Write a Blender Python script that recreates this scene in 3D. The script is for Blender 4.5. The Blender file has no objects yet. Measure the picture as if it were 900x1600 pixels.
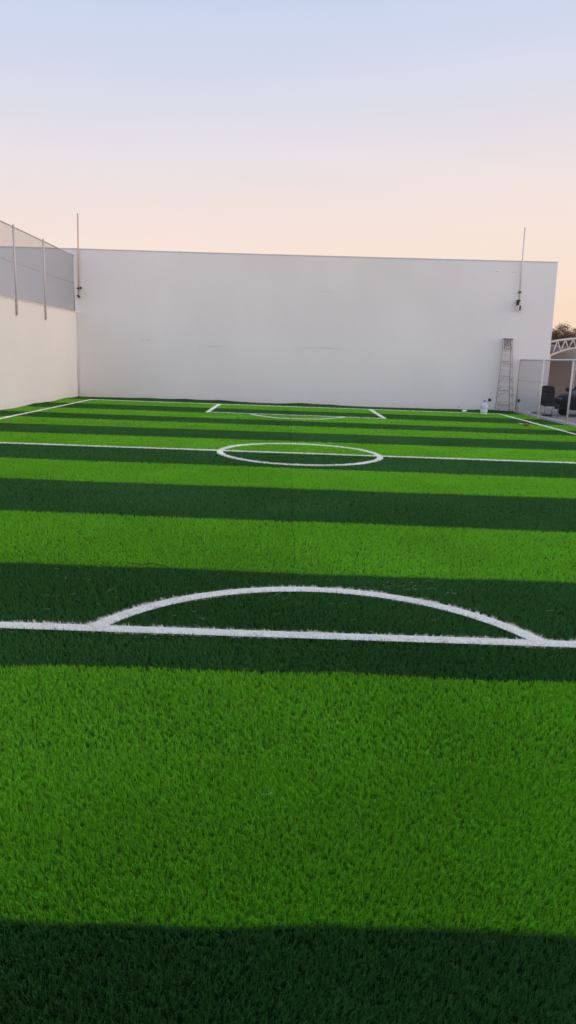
import bpy, bmesh, math, random
import numpy as np
from mathutils import Vector, Matrix
R = math.radians
rng = np.random.default_rng(7); random.seed(7)
scene = bpy.context.scene
C = scene.collection

# ------------------------------------------------------------ camera
FPX, PITCH, ROLL, YAW, CAMH = 1115.74, 0.2124, 0.0358, 0.005, 1.8283
fw = Vector((math.sin(YAW)*math.cos(PITCH), math.cos(YAW)*math.cos(PITCH), -math.sin(PITCH)))
r0 = Vector((math.cos(YAW), -math.sin(YAW), 0)); u0 = r0.cross(fw)
rt = math.cos(ROLL)*r0 + math.sin(ROLL)*u0; up = -math.sin(ROLL)*r0 + math.cos(ROLL)*u0
cd = bpy.data.cameras.new('camera'); cam = bpy.data.objects.new('camera', cd); C.objects.link(cam)
cd.sensor_fit = 'VERTICAL'; cd.sensor_height = 36; cd.lens = FPX/1600*36
cd.clip_start = 0.05; cd.clip_end = 2000
m = Matrix((rt, up, -fw)).transposed().to_4x4(); m.translation = (0, 0, CAMH); cam.matrix_world = m
scene.camera = cam

# ------------------------------------------------------------ sky, sun, exposure
SUN_AZ, SUN_EL = 98, 9          # azimuth clockwise from +Y (the view direction), low in the sky to the right
w = bpy.data.worlds.new('World'); scene.world = w; w.use_nodes = True
nt = w.node_tree; N = nt.nodes; L = nt.links; N.clear()
def nd(t, **k):
    n = N.new(t)
    for a, b in k.items(): setattr(n, a, b)
    return n
out = nd('ShaderNodeOutputWorld'); bg = nd('ShaderNodeBackground'); bg.inputs[1].default_value = 0.1
sky = nd('ShaderNodeTexSky', sky_type='NISHITA'); sky.sun_disc = False
sky.sun_elevation = R(SUN_EL); sky.sun_rotation = R(SUN_AZ); sky.dust_density = 3; sky.air_density = 1.2
tc = nd('ShaderNodeTexCoord'); sep = nd('ShaderNodeSeparateXYZ'); L.new(tc.outputs['Generated'], sep.inputs[0])
ramp = nd('ShaderNodeValToRGB'); cr = ramp.color_ramp; cr.interpolation = 'B_SPLINE'
def s2l(c): return tuple(((v/255)/12.92 if v/255 <= .04045 else ((v/255+.055)/1.055)**2.4) for v in c)
stops = [(-.02, (255, 219, 186)), (.03, (255, 224, 196)), (.12, (255, 234, 220)), (.19, (250, 232, 227)), (.26, (235, 229, 236)),
         (.33, (219, 224, 241)), (.42, (201, 214, 243)), (.75, (180, 194, 226))]
while len(cr.elements) < len(stops): cr.elements.new(.5)
for e, (p, c) in zip(cr.elements, stops): e.position = max(p, 0); e.color = (*s2l(c), 1)
# the glow lies towards the sunset side; shift the gradient with azimuth
dz = nd('ShaderNodeMath', operation='MULTIPLY_ADD'); L.new(sep.outputs['X'], dz.inputs[0]); dz.inputs[1].default_value = -.065; L.new(sep.outputs['Z'], dz.inputs[2])
L.new(dz.outputs[0], ramp.inputs[0])
# faint high haze so the sky is not perfectly smooth
nz = nd('ShaderNodeTexNoise'); mp = nd('ShaderNodeMapping'); mp.inputs['Scale'].default_value = (1.2, 1.2, 7)
L.new(tc.outputs['Generated'], mp.inputs[0]); L.new(mp.outputs[0], nz.inputs[0]); nz.inputs['Scale'].default_value = 1.6; nz.inputs['Detail'].default_value = 3
hz = nd('ShaderNodeMapRange'); L.new(nz.outputs[0], hz.inputs[0]); hz.inputs[3].default_value = .95; hz.inputs[4].default_value = 1.05
# sky brightened behind the camera, out of view, to lift the back wall
br = nd('ShaderNodeMapRange', interpolation_type='SMOOTHSTEP'); L.new(sep.outputs['Y'], br.inputs[0])
br.inputs[1].default_value = .35; br.inputs[2].default_value = -.7; br.inputs[3].default_value = 10.0; br.inputs[4].default_value = 15.0
mu = nd('ShaderNodeMath', operation='MULTIPLY'); L.new(hz.outputs[0], mu.inputs[0]); L.new(br.outputs[0], mu.inputs[1])
sc = nd('ShaderNodeVectorMath', operation='SCALE'); L.new(ramp.outputs[0], sc.inputs[0]); L.new(mu.outputs[0], sc.inputs[3])
mx = nd('ShaderNodeMix', data_type='RGBA'); mx.inputs[0].default_value = .06
L.new(sc.outputs[0], mx.inputs[6]); L.new(sky.outputs[0], mx.inputs[7])
L.new(mx.outputs[2], bg.inputs[0]); L.new(bg.outputs[0], out.inputs[0])

sl = bpy.data.lights.new('sun', 'SUN'); sun = bpy.data.objects.new('sun', sl); C.objects.link(sun)
sl.energy = 1.35; sl.angle = R(35); sl.color = (1, .77, .62)
sd = Vector((math.sin(R(SUN_AZ))*math.cos(R(SUN_EL)), math.cos(R(SUN_AZ))*math.cos(R(SUN_EL)), math.sin(R(SUN_EL))))
sun.rotation_euler = sd.to_track_quat('Z', 'Y').to_euler()
vs = scene.view_settings; vs.view_transform = 'Standard'; vs.look = 'None'; vs.exposure = 0.0; vs.gamma = 1; vs.use_curve_mapping = False
scene.cycles.max_bounces = 8

# ------------------------------------------------------------ helpers
def at(px, py, axis, val):
    """point on the plane axis=val seen at photo pixel px,py (used only to lay the place out)"""
    d = rt*((px-450)/FPX) - up*((py-800)/FPX) + fw
    o = Vector((0, 0, CAMH)); i = 'xyz'.index(axis); return o + d*((val-o[i])/d[i])

def mat(name, col, rough=.6, spec=.3, metal=0, noise=0, nscale=5, bump=0, bscale=60, coat=0):
    m = bpy.data.materials.new(name); m.use_nodes = True; t = m.node_tree; b = t.nodes['Principled BSDF']
    b.inputs['Base Color'].default_value = (*col, 1); b.inputs['Roughness'].default_value = rough
    b.inputs['Specular IOR Level'].default_value = spec; b.inputs['Metallic'].default_value = metal; b.inputs['Coat Weight'].default_value = coat
    g = t.nodes.new('ShaderNodeNewGeometry')
    if noise:
        n = t.nodes.new('ShaderNodeTexNoise'); n.inputs['Scale'].default_value = nscale; n.inputs['Detail'].default_value = 5
        t.links.new(g.outputs['Position'], n.inputs[0])
        r = t.nodes.new('ShaderNodeMapRange'); r.inputs[1].default_value = .3; r.inputs[2].default_value = .7; r.inputs[3].default_value = 1-noise; r.inputs[4].default_value = 1+noise
        t.links.new(n.outputs[0], r.inputs[0])
        v = t.nodes.new('ShaderNodeVectorMath'); v.operation = 'SCALE'; v.inputs[0].default_value = col; t.links.new(r.outputs[0], v.inputs[3])
        t.links.new(v.outputs[0], b.inputs['Base Color'])
    if bump:
        n = t.nodes.new('ShaderNodeTexNoise'); n.inputs['Scale'].default_value = bscale; n.inputs['Detail'].default_value = 4
        t.links.new(g.outputs['Position'], n.inputs[0])
        k = t.nodes.new('ShaderNodeBump'); k.inputs['Strength'].default_value = bump; k.inputs['Distance'].default_value = .01
        t.links.new(n.outputs[0], k.inputs['Height']); t.links.new(k.outputs[0], b.inputs['Normal'])
    return m

def wallmat(name, col, blotch=.03, bands=None):
    """rolled exterior paint: broad blotches, roller bands, fine stipple, a little dirt near the base"""
    m = mat(name, col, rough=.85, spec=.15); t = m.node_tree; b = t.nodes['Principled BSDF']; n = t.nodes; l = t.links
    g = n.new('ShaderNodeNewGeometry')
    def noise(scale, detail, sx=(1, 1, 1)):
        mp = n.new('ShaderNodeMapping'); mp.inputs['Scale'].default_value = sx; l.new(g.outputs['Position'], mp.inputs[0])
        q = n.new('ShaderNodeTexNoise'); q.inputs['Scale'].default_value = scale; q.inputs['Detail'].default_value = detail; l.new(mp.outputs[0], q.inputs[0]); return q
    a = noise(.35, 4); c = noise(1.1, 5, (1, 1, .35)); d = noise(9, 6, (1, 1, 2.5))
    def rng_(q, lo, hi, f=.3, t_=.7):
        r = n.new('ShaderNodeMapRange'); r.inputs[1].default_value = f; r.inputs[2].default_value = t_; r.inputs[3].default_value = lo; r.inputs[4].default_value = hi; l.new(q.outputs[0], r.inputs[0]); return r
    f1 = rng_(a, 1-blotch, 1+blotch); f2 = rng_(c, 1-blotch*.35, 1+blotch*.35); f3 = rng_(d, .965, 1, .28, .42)
    m1 = n.new('ShaderNodeMath'); m1.operation = 'MULTIPLY'; l.new(f1.outputs[0], m1.inputs[0]); l.new(f2.outputs[0], m1.inputs[1])
    m2 = n.new('ShaderNodeMath'); m2.operation = 'MULTIPLY'; l.new(m1.outputs[0], m2.inputs[0]); l.new(f3.outputs[0], m2.inputs[1])
    # splash dirt in the lowest few centimetres
    sp = n.new('ShaderNodeSeparateXYZ'); l.new(g.outputs['Position'], sp.inputs[0])
    dn = noise(3, 5); ad = n.new('ShaderNodeMath'); ad.operation = 'MULTIPLY_ADD'; l.new(dn.outputs[0], ad.inputs[0]); ad.inputs[1].default_value = -.35; l.new(sp.outputs['Z'], ad.inputs[2])
    dr = n.new('ShaderNodeMapRange'); l.new(ad.outputs[0], dr.inputs[0]); dr.inputs[1].default_value = -.15; dr.inputs[2].default_value = .12; dr.inputs[3].default_value = .93; dr.inputs[4].default_value = 1
    m3 = n.new('ShaderNodeMath'); m3.operation = 'MULTIPLY'; l.new(m2.outputs[0], m3.inputs[0]); l.new(dr.outputs[0], m3.inputs[1])
    v = n.new('ShaderNodeVectorMath'); v.operation = 'SCALE'; v.inputs[0].default_value = col; l.new(m3.outputs[0], v.inputs[3]); l.new(v.outputs[0], b.inputs['Base Color'])
    bn = noise(2.0, 8); k = n.new('ShaderNodeBump'); k.inputs['Strength'].default_value = .25; k.inputs['Distance'].default_value = .02
    l.new(bn.outputs[0], k.inputs['Height']); l.new(k.outputs[0], b.inputs['Normal'])
    return m

def link(name, me, m, parent=None, smooth=False):
    o = bpy.data.objects.new(name, me); C.objects.link(o)
    if m is not None:
        for x in (m if isinstance(m, (list, tuple)) else [m]): me.materials.append(x)
    if smooth: me.polygons.foreach_set('use_smooth', [True]*len(me.polygons))
    if parent:
        o.parent = parent; o.matrix_parent_inverse = Matrix.Identity(4)
        o.location = -parent.location if not parent.get('local') else (0, 0, 0)
    return o
def tag(o, label, cat, group=None):
    o['label'] = label; o['category'] = cat
    if group: o['group'] = group
    return o
def struct(o): o['kind'] = 'structure'; return o
def thing(name, label, cat, loc, group=None, rotz=0, local=False):
    o = bpy.data.objects.new(name, None); C.objects.link(o); o.location = loc; o.rotation_euler[2] = rotz; o.empty_display_size = .2
    if local: o['local'] = 1
    return tag(o, label, cat, group)

class MB:
    def __init__(s): s.v = []; s.f = []
    def add(s, v, f):
        n = len(s.v); s.v += [tuple(p) for p in v]; s.f += [tuple(i+n for i in q) for q in f]; return s
    def box(s, a, b):
        (x0, y0, z0), (x1, y1, z1) = a, b
        return s.add([(x0,y0,z0),(x1,y0,z0),(x1,y1,z0),(x0,y1,z0),(x0,y0,z1),(x1,y0,z1),(x1,y1,z1),(x0,y1,z1)],
                     [(0,3,2,1),(4,5,6,7),(0,1,5,4),(1,2,6,5),(2,3,7,6),(3,0,4,7)])
    def tube(s, pts, r, n=8, caps=True):
        pts = [Vector(p) for p in pts]; rr = r if isinstance(r, (list, tuple)) else [r]*len(pts); rings = []
        d = (pts[1]-pts[0]).normalized(); ref = Vector((0, 0, 1)) if abs(d.z) < .9 else Vector((1, 0, 0))
        for i, p in enumerate(pts):
            d = (pts[min(i+1, len(pts)-1)]-pts[max(i-1, 0)]).normalized(); a = d.cross(ref).normalized(); b = a.cross(d); ref = b if abs(b.dot(d)) < .99 else ref
            rings.append([p + a*rr[i]*math.cos(2*math.pi*k/n) + b*rr[i]*math.sin(2*math.pi*k/n) for k in range(n)])
        v = [q for g in rings for q in g]; f = []
        for i in range(len(pts)-1):
            for k in range(n): f.append((i*n+k, i*n+(k+1) % n, (i+1)*n+(k+1) % n, (i+1)*n+k))
        if caps: f += [tuple(range(n))[::-1], tuple((len(pts)-1)*n+k for k in range(n))]
        return s.add(v, f)
    def bar(s, a, b, w, h, ref=(0, 0, 1)):
        a, b = Vector(a), Vector(b); d = (b-a).normalized(); x = d.cross(Vector(ref)).normalized()*w/2; y = d.cross(x).normalized()*h/2
        v = [p+i*x+j*y for p in (a, b) for i, j in ((-1,-1),(1,-1),(1,1),(-1,1))]
        return s.add(v, [(0,1,2,3),(7,6,5,4),(0,4,5,1),(1,5,6,2),(2,6,7,3),(3,7,4,0)])
    def lathe(s, prof, c=(0, 0, 0), n=24, axis='z'):
        v = []; f = []
        for r, h in prof:
            for k in range(n):
                a = 2*math.pi*k/n; p = (r*math.cos(a), r*math.sin(a), h)
                if axis == 'y': p = (p[0], p[2], p[1])
                if axis == 'x': p = (p[2], p[0], p[1])
                v.append((c[0]+p[0], c[1]+p[1], c[2]+p[2]))
        for i in range(len(prof)-1):
            for k in range(n): f.append((i*n+k, i*n+(k+1) % n, (i+1)*n+(k+1) % n, (i+1)*n+k))
        f += [tuple(range(n))[::-1], tuple((len(prof)-1)*n+k for k in range(n))]
        return s.add(v, f)
    def build(s, name, m, parent=None, smooth=False, bevel=0, fix=True):
        me = bpy.data.meshes.new(name); me.from_pydata(s.v, [], s.f); me.validate()
        if fix or bevel:
            bm = bmesh.new(); bm.from_mesh(me); bmesh.ops.recalc_face_normals(bm, faces=bm.faces)
            if bevel:
                ed = [e for e in bm.edges if len(e.link_faces) == 2 and e.calc_face_angle(0) > .6]
                bmesh.ops.bevel(bm, geom=ed, offset=bevel, segments=2, affect='EDGES', profile=.6)
            bm.to_mesh(me); bm.free()
        return link(name, me, m, parent, smooth)

# ------------------------------------------------------------ materials
def turf(name, col, var=.3, rough=.55, trans=0.0, hue=(1.1, 1, .6)):
    m = mat(name, col, rough=rough, spec=.16); t = m.node_tree; b = t.nodes['Principled BSDF']; n = t.nodes; l = t.links
    at_ = n.new('ShaderNodeAttribute'); at_.attribute_name = 'var'
    mr = n.new('ShaderNodeMapRange'); mr.inputs[3].default_value = 1-var; mr.inputs[4].default_value = 1+var; l.new(at_.outputs['Fac'], mr.inputs[0])
    # broad pile direction patches
    g = n.new('ShaderNodeNewGeometry'); q = n.new('ShaderNodeTexNoise'); q.inputs['Scale'].default_value = .9; q.inputs['Detail'].default_value = 5; l.new(g.outputs['Position'], q.inputs[0])
    r2 = n.new('ShaderNodeMapRange'); r2.inputs[1].default_value = .3; r2.inputs[2].default_value = .7; r2.inputs[3].default_value = .9; r2.inputs[4].default_value = 1.1; l.new(q.outputs[0], r2.inputs[0])
    mm = n.new('ShaderNodeMath'); mm.operation = 'MULTIPLY'; l.new(mr.outputs[0], mm.inputs[0]); l.new(r2.outputs[0], mm.inputs[1])
    v = n.new('ShaderNodeVectorMath'); v.operation = 'SCALE'; v.inputs[0].default_value = col; l.new(mm.outputs[0], v.inputs[3]); l.new(v.outputs[0], b.inputs['Base Color'])
    if trans:
        tr = n.new('ShaderNodeBsdfTranslucent'); l.new(v.outputs[0], tr.inputs[0]); ms = n.new('ShaderNodeMixShader'); ms.inputs[0].default_value = trans
        l.new(b.outputs[0], ms.inputs[1]); l.new(tr.outputs[0], ms.inputs[2]); l.new(ms.outputs[0], n['Material Output'].inputs[0])
    return m
def turfbase(name, col):
    m = mat(name, col, rough=.9, spec=.05, noise=.25, nscale=70, bump=1, bscale=90); return m
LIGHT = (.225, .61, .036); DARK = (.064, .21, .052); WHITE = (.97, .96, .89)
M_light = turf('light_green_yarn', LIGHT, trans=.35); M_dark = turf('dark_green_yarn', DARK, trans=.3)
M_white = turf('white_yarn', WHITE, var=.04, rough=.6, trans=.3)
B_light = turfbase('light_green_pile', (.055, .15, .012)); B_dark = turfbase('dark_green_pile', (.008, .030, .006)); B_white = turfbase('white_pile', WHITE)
M_wall = wallmat('white_wall_paint', (.81, .79, .758)); M_wall2 = wallmat('cream_wall_paint', (.80, .775, .75), .02)
M_cop = mat('wall_edge_paint', (.62, .60, .59), .85, .1, noise=.08)
M_pipe = mat('galvanised_pipe', (.62, .57, .53), .5, .4, .15, noise=.12, nscale=20); M_wire = mat('mesh_wire', (.085, .075, .062), .6, .3)
M_white_pipe = mat('painted_white_pipe', (.72, .70, .68), .5, .4, noise=.1, nscale=15)
M_tan = mat('tan_conduit', (.62, .45, .36), .6, .3); M_black = mat('black_plastic', (.012, .012, .014), .45, .4)
M_alu = mat('worn_aluminium', (.52, .50, .47), .5, .4, .2, noise=.15, nscale=25); M_alud = mat('dark_aluminium', (.24, .23, .21), .65, .3, .2, noise=.2, nscale=30)  # darker aluminium for the top plate, panel, gussets and rear frame
M_conc = mat('concrete', (.42, .40, .38), .9, .1, noise=.12, nscale=3, bump=.4, bscale=50)

# ------------------------------------------------------------ turf pitch: stripe boundaries laid roll by roll
XL, XR, YN, YF = -8.49, 9.06, -1.1, 29.2
raw = [(1430,1461),(1036.2,1065.5),(877.1,907.8),(796.2,831.1),(746,778.4),(714.2,746.7),(690.8,723),(673.3,703.7),(660,690)]
bnd = []
for a, b in raw:
    p, q = at(0, a, 'z', .02), at(900, b, 'z', .02); bnd.append((p, q))
mids = [at(450, v, 'z', .02).y for v in (664.8, 656.8, 648.9, 641.2)]
SEAM = .10
def wob(x, s): return .012*np.sin(x*1.7+s*2.1)+.008*np.sin(x*4.3+s*5.7)+.005*np.sin(x*11+s*3.3)
def bound(i, x):
    x = np.asarray(x, float)
    if i == -1: base = bound(0, x)*0 + (bnd[0][0].y+bnd[0][1].y)/2 - 2.0
    elif i < 9:
        p, q = bnd[i]; xm = 3.0; k = (q.y-p.y)/(q.x-p.x); k = max(-.03, min(.03, k))
        base = (p.y+q.y)/2 + k*np.clip(x-(p.x+q.x)/2, -max(q.x, xm)-.5, max(q.x, xm)+.5)
    else: base = x*0 + mids[i-9]
    if i == -1: return base
    return base + wob(x, i) + np.where(x > SEAM, .025*math.sin(i*2.3), 0)
NB = 13
def stripe_idx(x, y):
    k = np.full(x.shape, -1)
    for i in range(-1, NB): k = np.where(y > bound(i, x), i+1, k)
    return k                                   # even = ... see is_dark
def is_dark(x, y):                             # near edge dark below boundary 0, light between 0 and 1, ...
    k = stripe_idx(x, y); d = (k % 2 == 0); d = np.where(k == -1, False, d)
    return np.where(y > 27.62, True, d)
def edge_lift(x, y):                           # the pile rides up unevenly where the rolls meet the walls
    z = np.zeros_like(x)
    a = .045*(.55+.45*np.sin(y*1.9+.5*np.sin(y*.7)))*(np.sin(y*5.3)*.2+.9); z = np.maximum(z, a*np.clip((XL+.14-x)/.14, 0, 1))
    b = .06*(.5+.5*np.sin(x*1.1+1.2*np.sin(x*.6)))*(np.sin(x*4.1)*.2+.9); z = np.maximum(z, b*np.clip((y-(YF-.3))/.3, 0, 1))
    return z
me = bpy.data.meshes.new('turf'); verts = []; faces = []; mi = []
xs = np.concatenate([np.linspace(XL, XL+.3, 7)[:-1], np.arange(XL+.3, XR-.05, .12), [XR]])
rows = [(None, YN)] + [(i, None) for i in range(-1, NB)] + [(None, 27.63), (None, YF)]
Y = []
for i, yv in rows: Y.append(bound(i, xs) if i is not None else xs*0+yv)
gy = []; cell = []
for r in range(len(Y)-1):
    n = 9 if r == len(Y)-2 else 5
    for s in range(n): gy.append(Y[r]+(Y[r+1]-Y[r])*s/n); cell.append(r)
gy.append(Y[-1])
for g in gy:
    z = edge_lift(xs, g)
    for x, yy, zz in zip(xs, g, z): verts.append((x, yy, zz))
nx = len(xs)
for j in range(len(gy)-1):
    r = cell[j]
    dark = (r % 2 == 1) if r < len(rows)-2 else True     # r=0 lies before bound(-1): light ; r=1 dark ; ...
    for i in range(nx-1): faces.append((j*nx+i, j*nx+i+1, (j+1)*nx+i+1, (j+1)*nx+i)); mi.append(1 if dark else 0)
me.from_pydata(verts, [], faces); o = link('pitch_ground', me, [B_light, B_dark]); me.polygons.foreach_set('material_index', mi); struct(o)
o['label'] = 'striped light and dark green artificial turf pitch between the walls'

# ------------------------------------------------------------ white lines (shape tests in plan)
def seg(x0, y0, x1, y1, w):
    def f(x, y):
        dx, dy = x1-x0, y1-y0; Ls = math.hypot(dx, dy); t = ((x-x0)*dx+(y-y0)*dy)/Ls; d = np.abs(((x-x0)*dy-(y-y0)*dx)/Ls + .006*np.sin(t*2.3)+.004*np.sin(t*7))
        return (d < w/2) & (t > -w/2) & (t < Ls+w/2)
    return f, [(x0, y0), (x1, y1)], w, False
def arc(cx, cy, r, a0, a1, w, ry=None):
    n = max(12, int(abs(a1-a0)/4)); pts = [(cx+r*math.cos(R(a0+(a1-a0)*k/n)), cy+r*math.sin(R(a0+(a1-a0)*k/n))) for k in range(n+1)]
    def f(x, y):
        d = np.abs(np.hypot(x-cx, y-cy)-r+.008*np.sin(np.arctan2(y-cy, x-cx)*7)); a = np.degrees(np.arctan2(y-cy, x-cx)); a = np.where(a < a0-1e-6, a+360, a)
        return (d < w/2) & (a <= a1)
    return f, pts, w, abs(a1-a0) >= 359.9
TX0, TX1, GY0, GY1, HY = -7.53, 8.11, .23, 27.55, 13.9
FARC = [(393, 647.2), (412, 650.2), (432, 652.6), (450, 653.6), (472, 654.4), (500, 654.6), (518, 653.4), (537, 651.8)]
LINES = [
 ('touchline', 'white touchline along the wall on the left', [seg(TX0, GY0, TX0, GY1, .1)]),
 ('touchline', 'white touchline running beside the low wire fence on the right', [seg(TX1, GY0, TX1, GY1, .1)]),
 ('goal_line', 'far white goal line along the foot of the tall back wall', [seg(TX0, GY1, TX1, GY1, .11)]),
 ('goal_line', 'near white goal line at the near end of the pitch', [seg(TX0, GY0, TX1, GY0, .1)]),
 ('halfway_line', 'white halfway line across the middle of the pitch', [seg(TX0-.9, HY, TX1+.9, HY-.02, .105)]),
 ('centre_circle', 'white centre circle on the halfway line', [arc(.26, 13.9, 1.55, 0, 360, .115)]),
 ('penalty_area_marking', 'far white penalty box outline before the tall back wall', [seg(-2.62, GY1-.05, -2.62, 23.42, .13), seg(3.14, GY1-.05, 3.14, 23.38, .13), seg(-2.62, 23.42, 3.14, 23.38, .09)]),
 ('penalty_arc', 'thin far white penalty arc bulging from the distant box', [seg(*at(a_, b_, 'z', .02).xy, *at(c_, d_, 'z', .02).xy, .1) for (a_, b_), (c_, d_) in zip(FARC, FARC[1:])]),
 ('penalty_area_marking', 'wide near white penalty area line crossing the whole foreground', [seg(-2.62, .3, -2.62, 4.55, .1), seg(3.14, .3, 3.14, 4.55, .1), seg(-2.62, 4.515, 3.14, 4.515, .112)]),
 ('penalty_arc', 'broad near white penalty arc with tufted edges on the dark stripe', [arc(.255, 3.825, 1.665, 24, 156, .118)]),
]
def strip_mesh(mb, pts, w, closed, z=.006):
    P = [Vector((x, y, 0)) for x, y in pts]
    # resample
    Q = []
    for a, b in zip(P, P[1:]):
        n = max(1, int((b-a).length/.25)); Q += [a+(b-a)*k/n for k in range(n)]
    Q.append(P[-1]); v = []; f = []
    for i, p in enumerate(Q):
        d = (Q[min(i+1, len(Q)-1)]-Q[max(i-1, 0)])
        if closed and i in (0, len(Q)-1): d = Q[1]-Q[-2]
        d.normalize(); nrm = Vector((-d.y, d.x, 0))
        for s in (-1, 1): v.append((p.x+nrm.x*s*w/2, p.y+nrm.y*s*w/2, z))
    for i in range(len(Q)-1): f.append((2*i, 2*i+1, 2*i+3, 2*i+2))
    mb.add(v, f)

def blades(px, py, wd, ht, bend=True, lean=.5, z0=None, ld=None, tv=None):
    """arrays of roots -> vertices, faces, var : bent tapered grass yarn"""
    n = len(px); a = rng.uniform(0, 2*math.pi, n); fa = a + rng.normal(0, .5, n) + math.pi/2
    # combed pile: blades lean away in slowly turning directions
    dirn = 1.2*np.sin(px*.9+.7*np.sin(py*1.3)) + .8*np.sin(py*1.1+1) + (rng.normal(0, .9, n) if ld is None else ld + rng.normal(0, .45, n)) - math.pi/2
    la = np.abs(rng.normal(lean, .28, n)); h = ht*rng.uniform(.7, 1.15, n)*(1 if tv is None else .9+.18*tv)
    ux, uy = np.cos(dirn), np.sin(dirn); w2 = wd*rng.uniform(.7, 1.2, n)/2; wx, wy = np.cos(a)*w2, np.sin(a)*w2
    z0 = edge_lift(px, py)
    hv = h*np.cos(la); off = h*np.sin(la)
    if bend:
        V = np.empty((n, 5, 3)); mid = .55
        V[:, 0] = np.stack([px-wx, py-wy, z0], 1); V[:, 1] = np.stack([px+wx, py+wy, z0], 1)
        mx, my = px+ux*off*.3, py+uy*off*.3
        V[:, 2] = np.stack([mx-wx*.85, my-wy*.85, z0+hv*mid*1.1], 1); V[:, 3] = np.stack([mx+wx*.85, my+wy*.85, z0+hv*mid*1.1], 1)
        V[:, 4] = np.stack([px+ux*off, py+uy*off, z0+hv], 1)
        b = (np.arange(n)*5)[:, None]; loops = (b+np.array([0, 1, 3, 2, 2, 3, 4])).ravel(); tot = np.tile([4, 3], n); nv = 5
    else:
        V = np.empty((n, 3, 3)); V[:, 0] = np.stack([px-wx, py-wy, z0], 1); V[:, 1] = np.stack([px+wx, py+wy, z0], 1)
        V[:, 2] = np.stack([px+ux*off, py+uy*off, z0+hv], 1)
        b = (np.arange(n)*3)[:, None]; loops = (b+np.array([0, 1, 2])).ravel(); tot = np.full(n, 3); nv = 3
    var = rng.uniform(0, 1, n) if tv is None else .5*rng.uniform(0, 1, n)+.5*tv
    return V.reshape(-1, 3), loops, tot, np.repeat(var, nv), nv
def tufted(x0, x1, y0, y1, den, per, spread):
    """yarn is stitched in tufts: roots cluster round stitch points and share a lean"""
    n = int((x1-x0)*(y1-y0)*den/per); cx_ = rng.uniform(x0, x1, n); cy_ = rng.uniform(y0, y1, n)
    i = np.repeat(np.arange(n), per); px = cx_[i]+rng.normal(0, spread, len(i)); py = cy_[i]+rng.normal(0, spread, len(i))
    lean_dir = rng.normal(0, 1.0, n)[i]; k = (px > x0) & (px < x1) & (py > y0) & (py < y1)
    return px[k], py[k], lean_dir[k], rng.uniform(0, 1, n)[i][k]
def np_mesh(name, packs, mats, extra=None):
    """packs: list of (V, loops, tot, var, material index)"""
    V = []; Lp = []; T = []; VR = []; MI = []; base = 0
    for v, lo, to, va, k in packs:
        V.append(v); Lp.append(lo+base); T.append(to); VR.append(va); MI.append(np.full(len(to), k)); base += len(v)
    if extra:
        v = np.array(extra.v); f = np.array(extra.f); V.append(v); Lp.append(f.ravel()+base); T.append(np.full(len(f), 4)); VR.append(np.full(len(v), .5)); MI.append(np.full(len(f), len(mats)-1))
    V = np.concatenate(V); Lp = np.concatenate(Lp).astype(np.int32); T = np.concatenate(T).astype(np.int32)
    me = bpy.data.meshes.new(name); me.vertices.add(len(V)); me.vertices.foreach_set('co', V.ravel().astype(np.float32))
    me.loops.add(len(Lp)); me.loops.foreach_set('vertex_index', Lp); me.polygons.add(len(T))
    st = np.concatenate([[0], np.cumsum(T)[:-1]]).astype(np.int32); me.polygons.foreach_set('loop_start', st)
    for m_ in mats: me.materials.append(m_)
    me.polygons.foreach_set('material_index', np.concatenate(MI).astype(np.int32))
    me.update(calc_edges=True); at_ = me.attributes.new('var', 'FLOAT', 'POINT'); at_.data.foreach_set('value', np.concatenate(VR).astype(np.float32))
    o = bpy.data.objects.new(name, me); C.objects.link(o); return o

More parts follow.
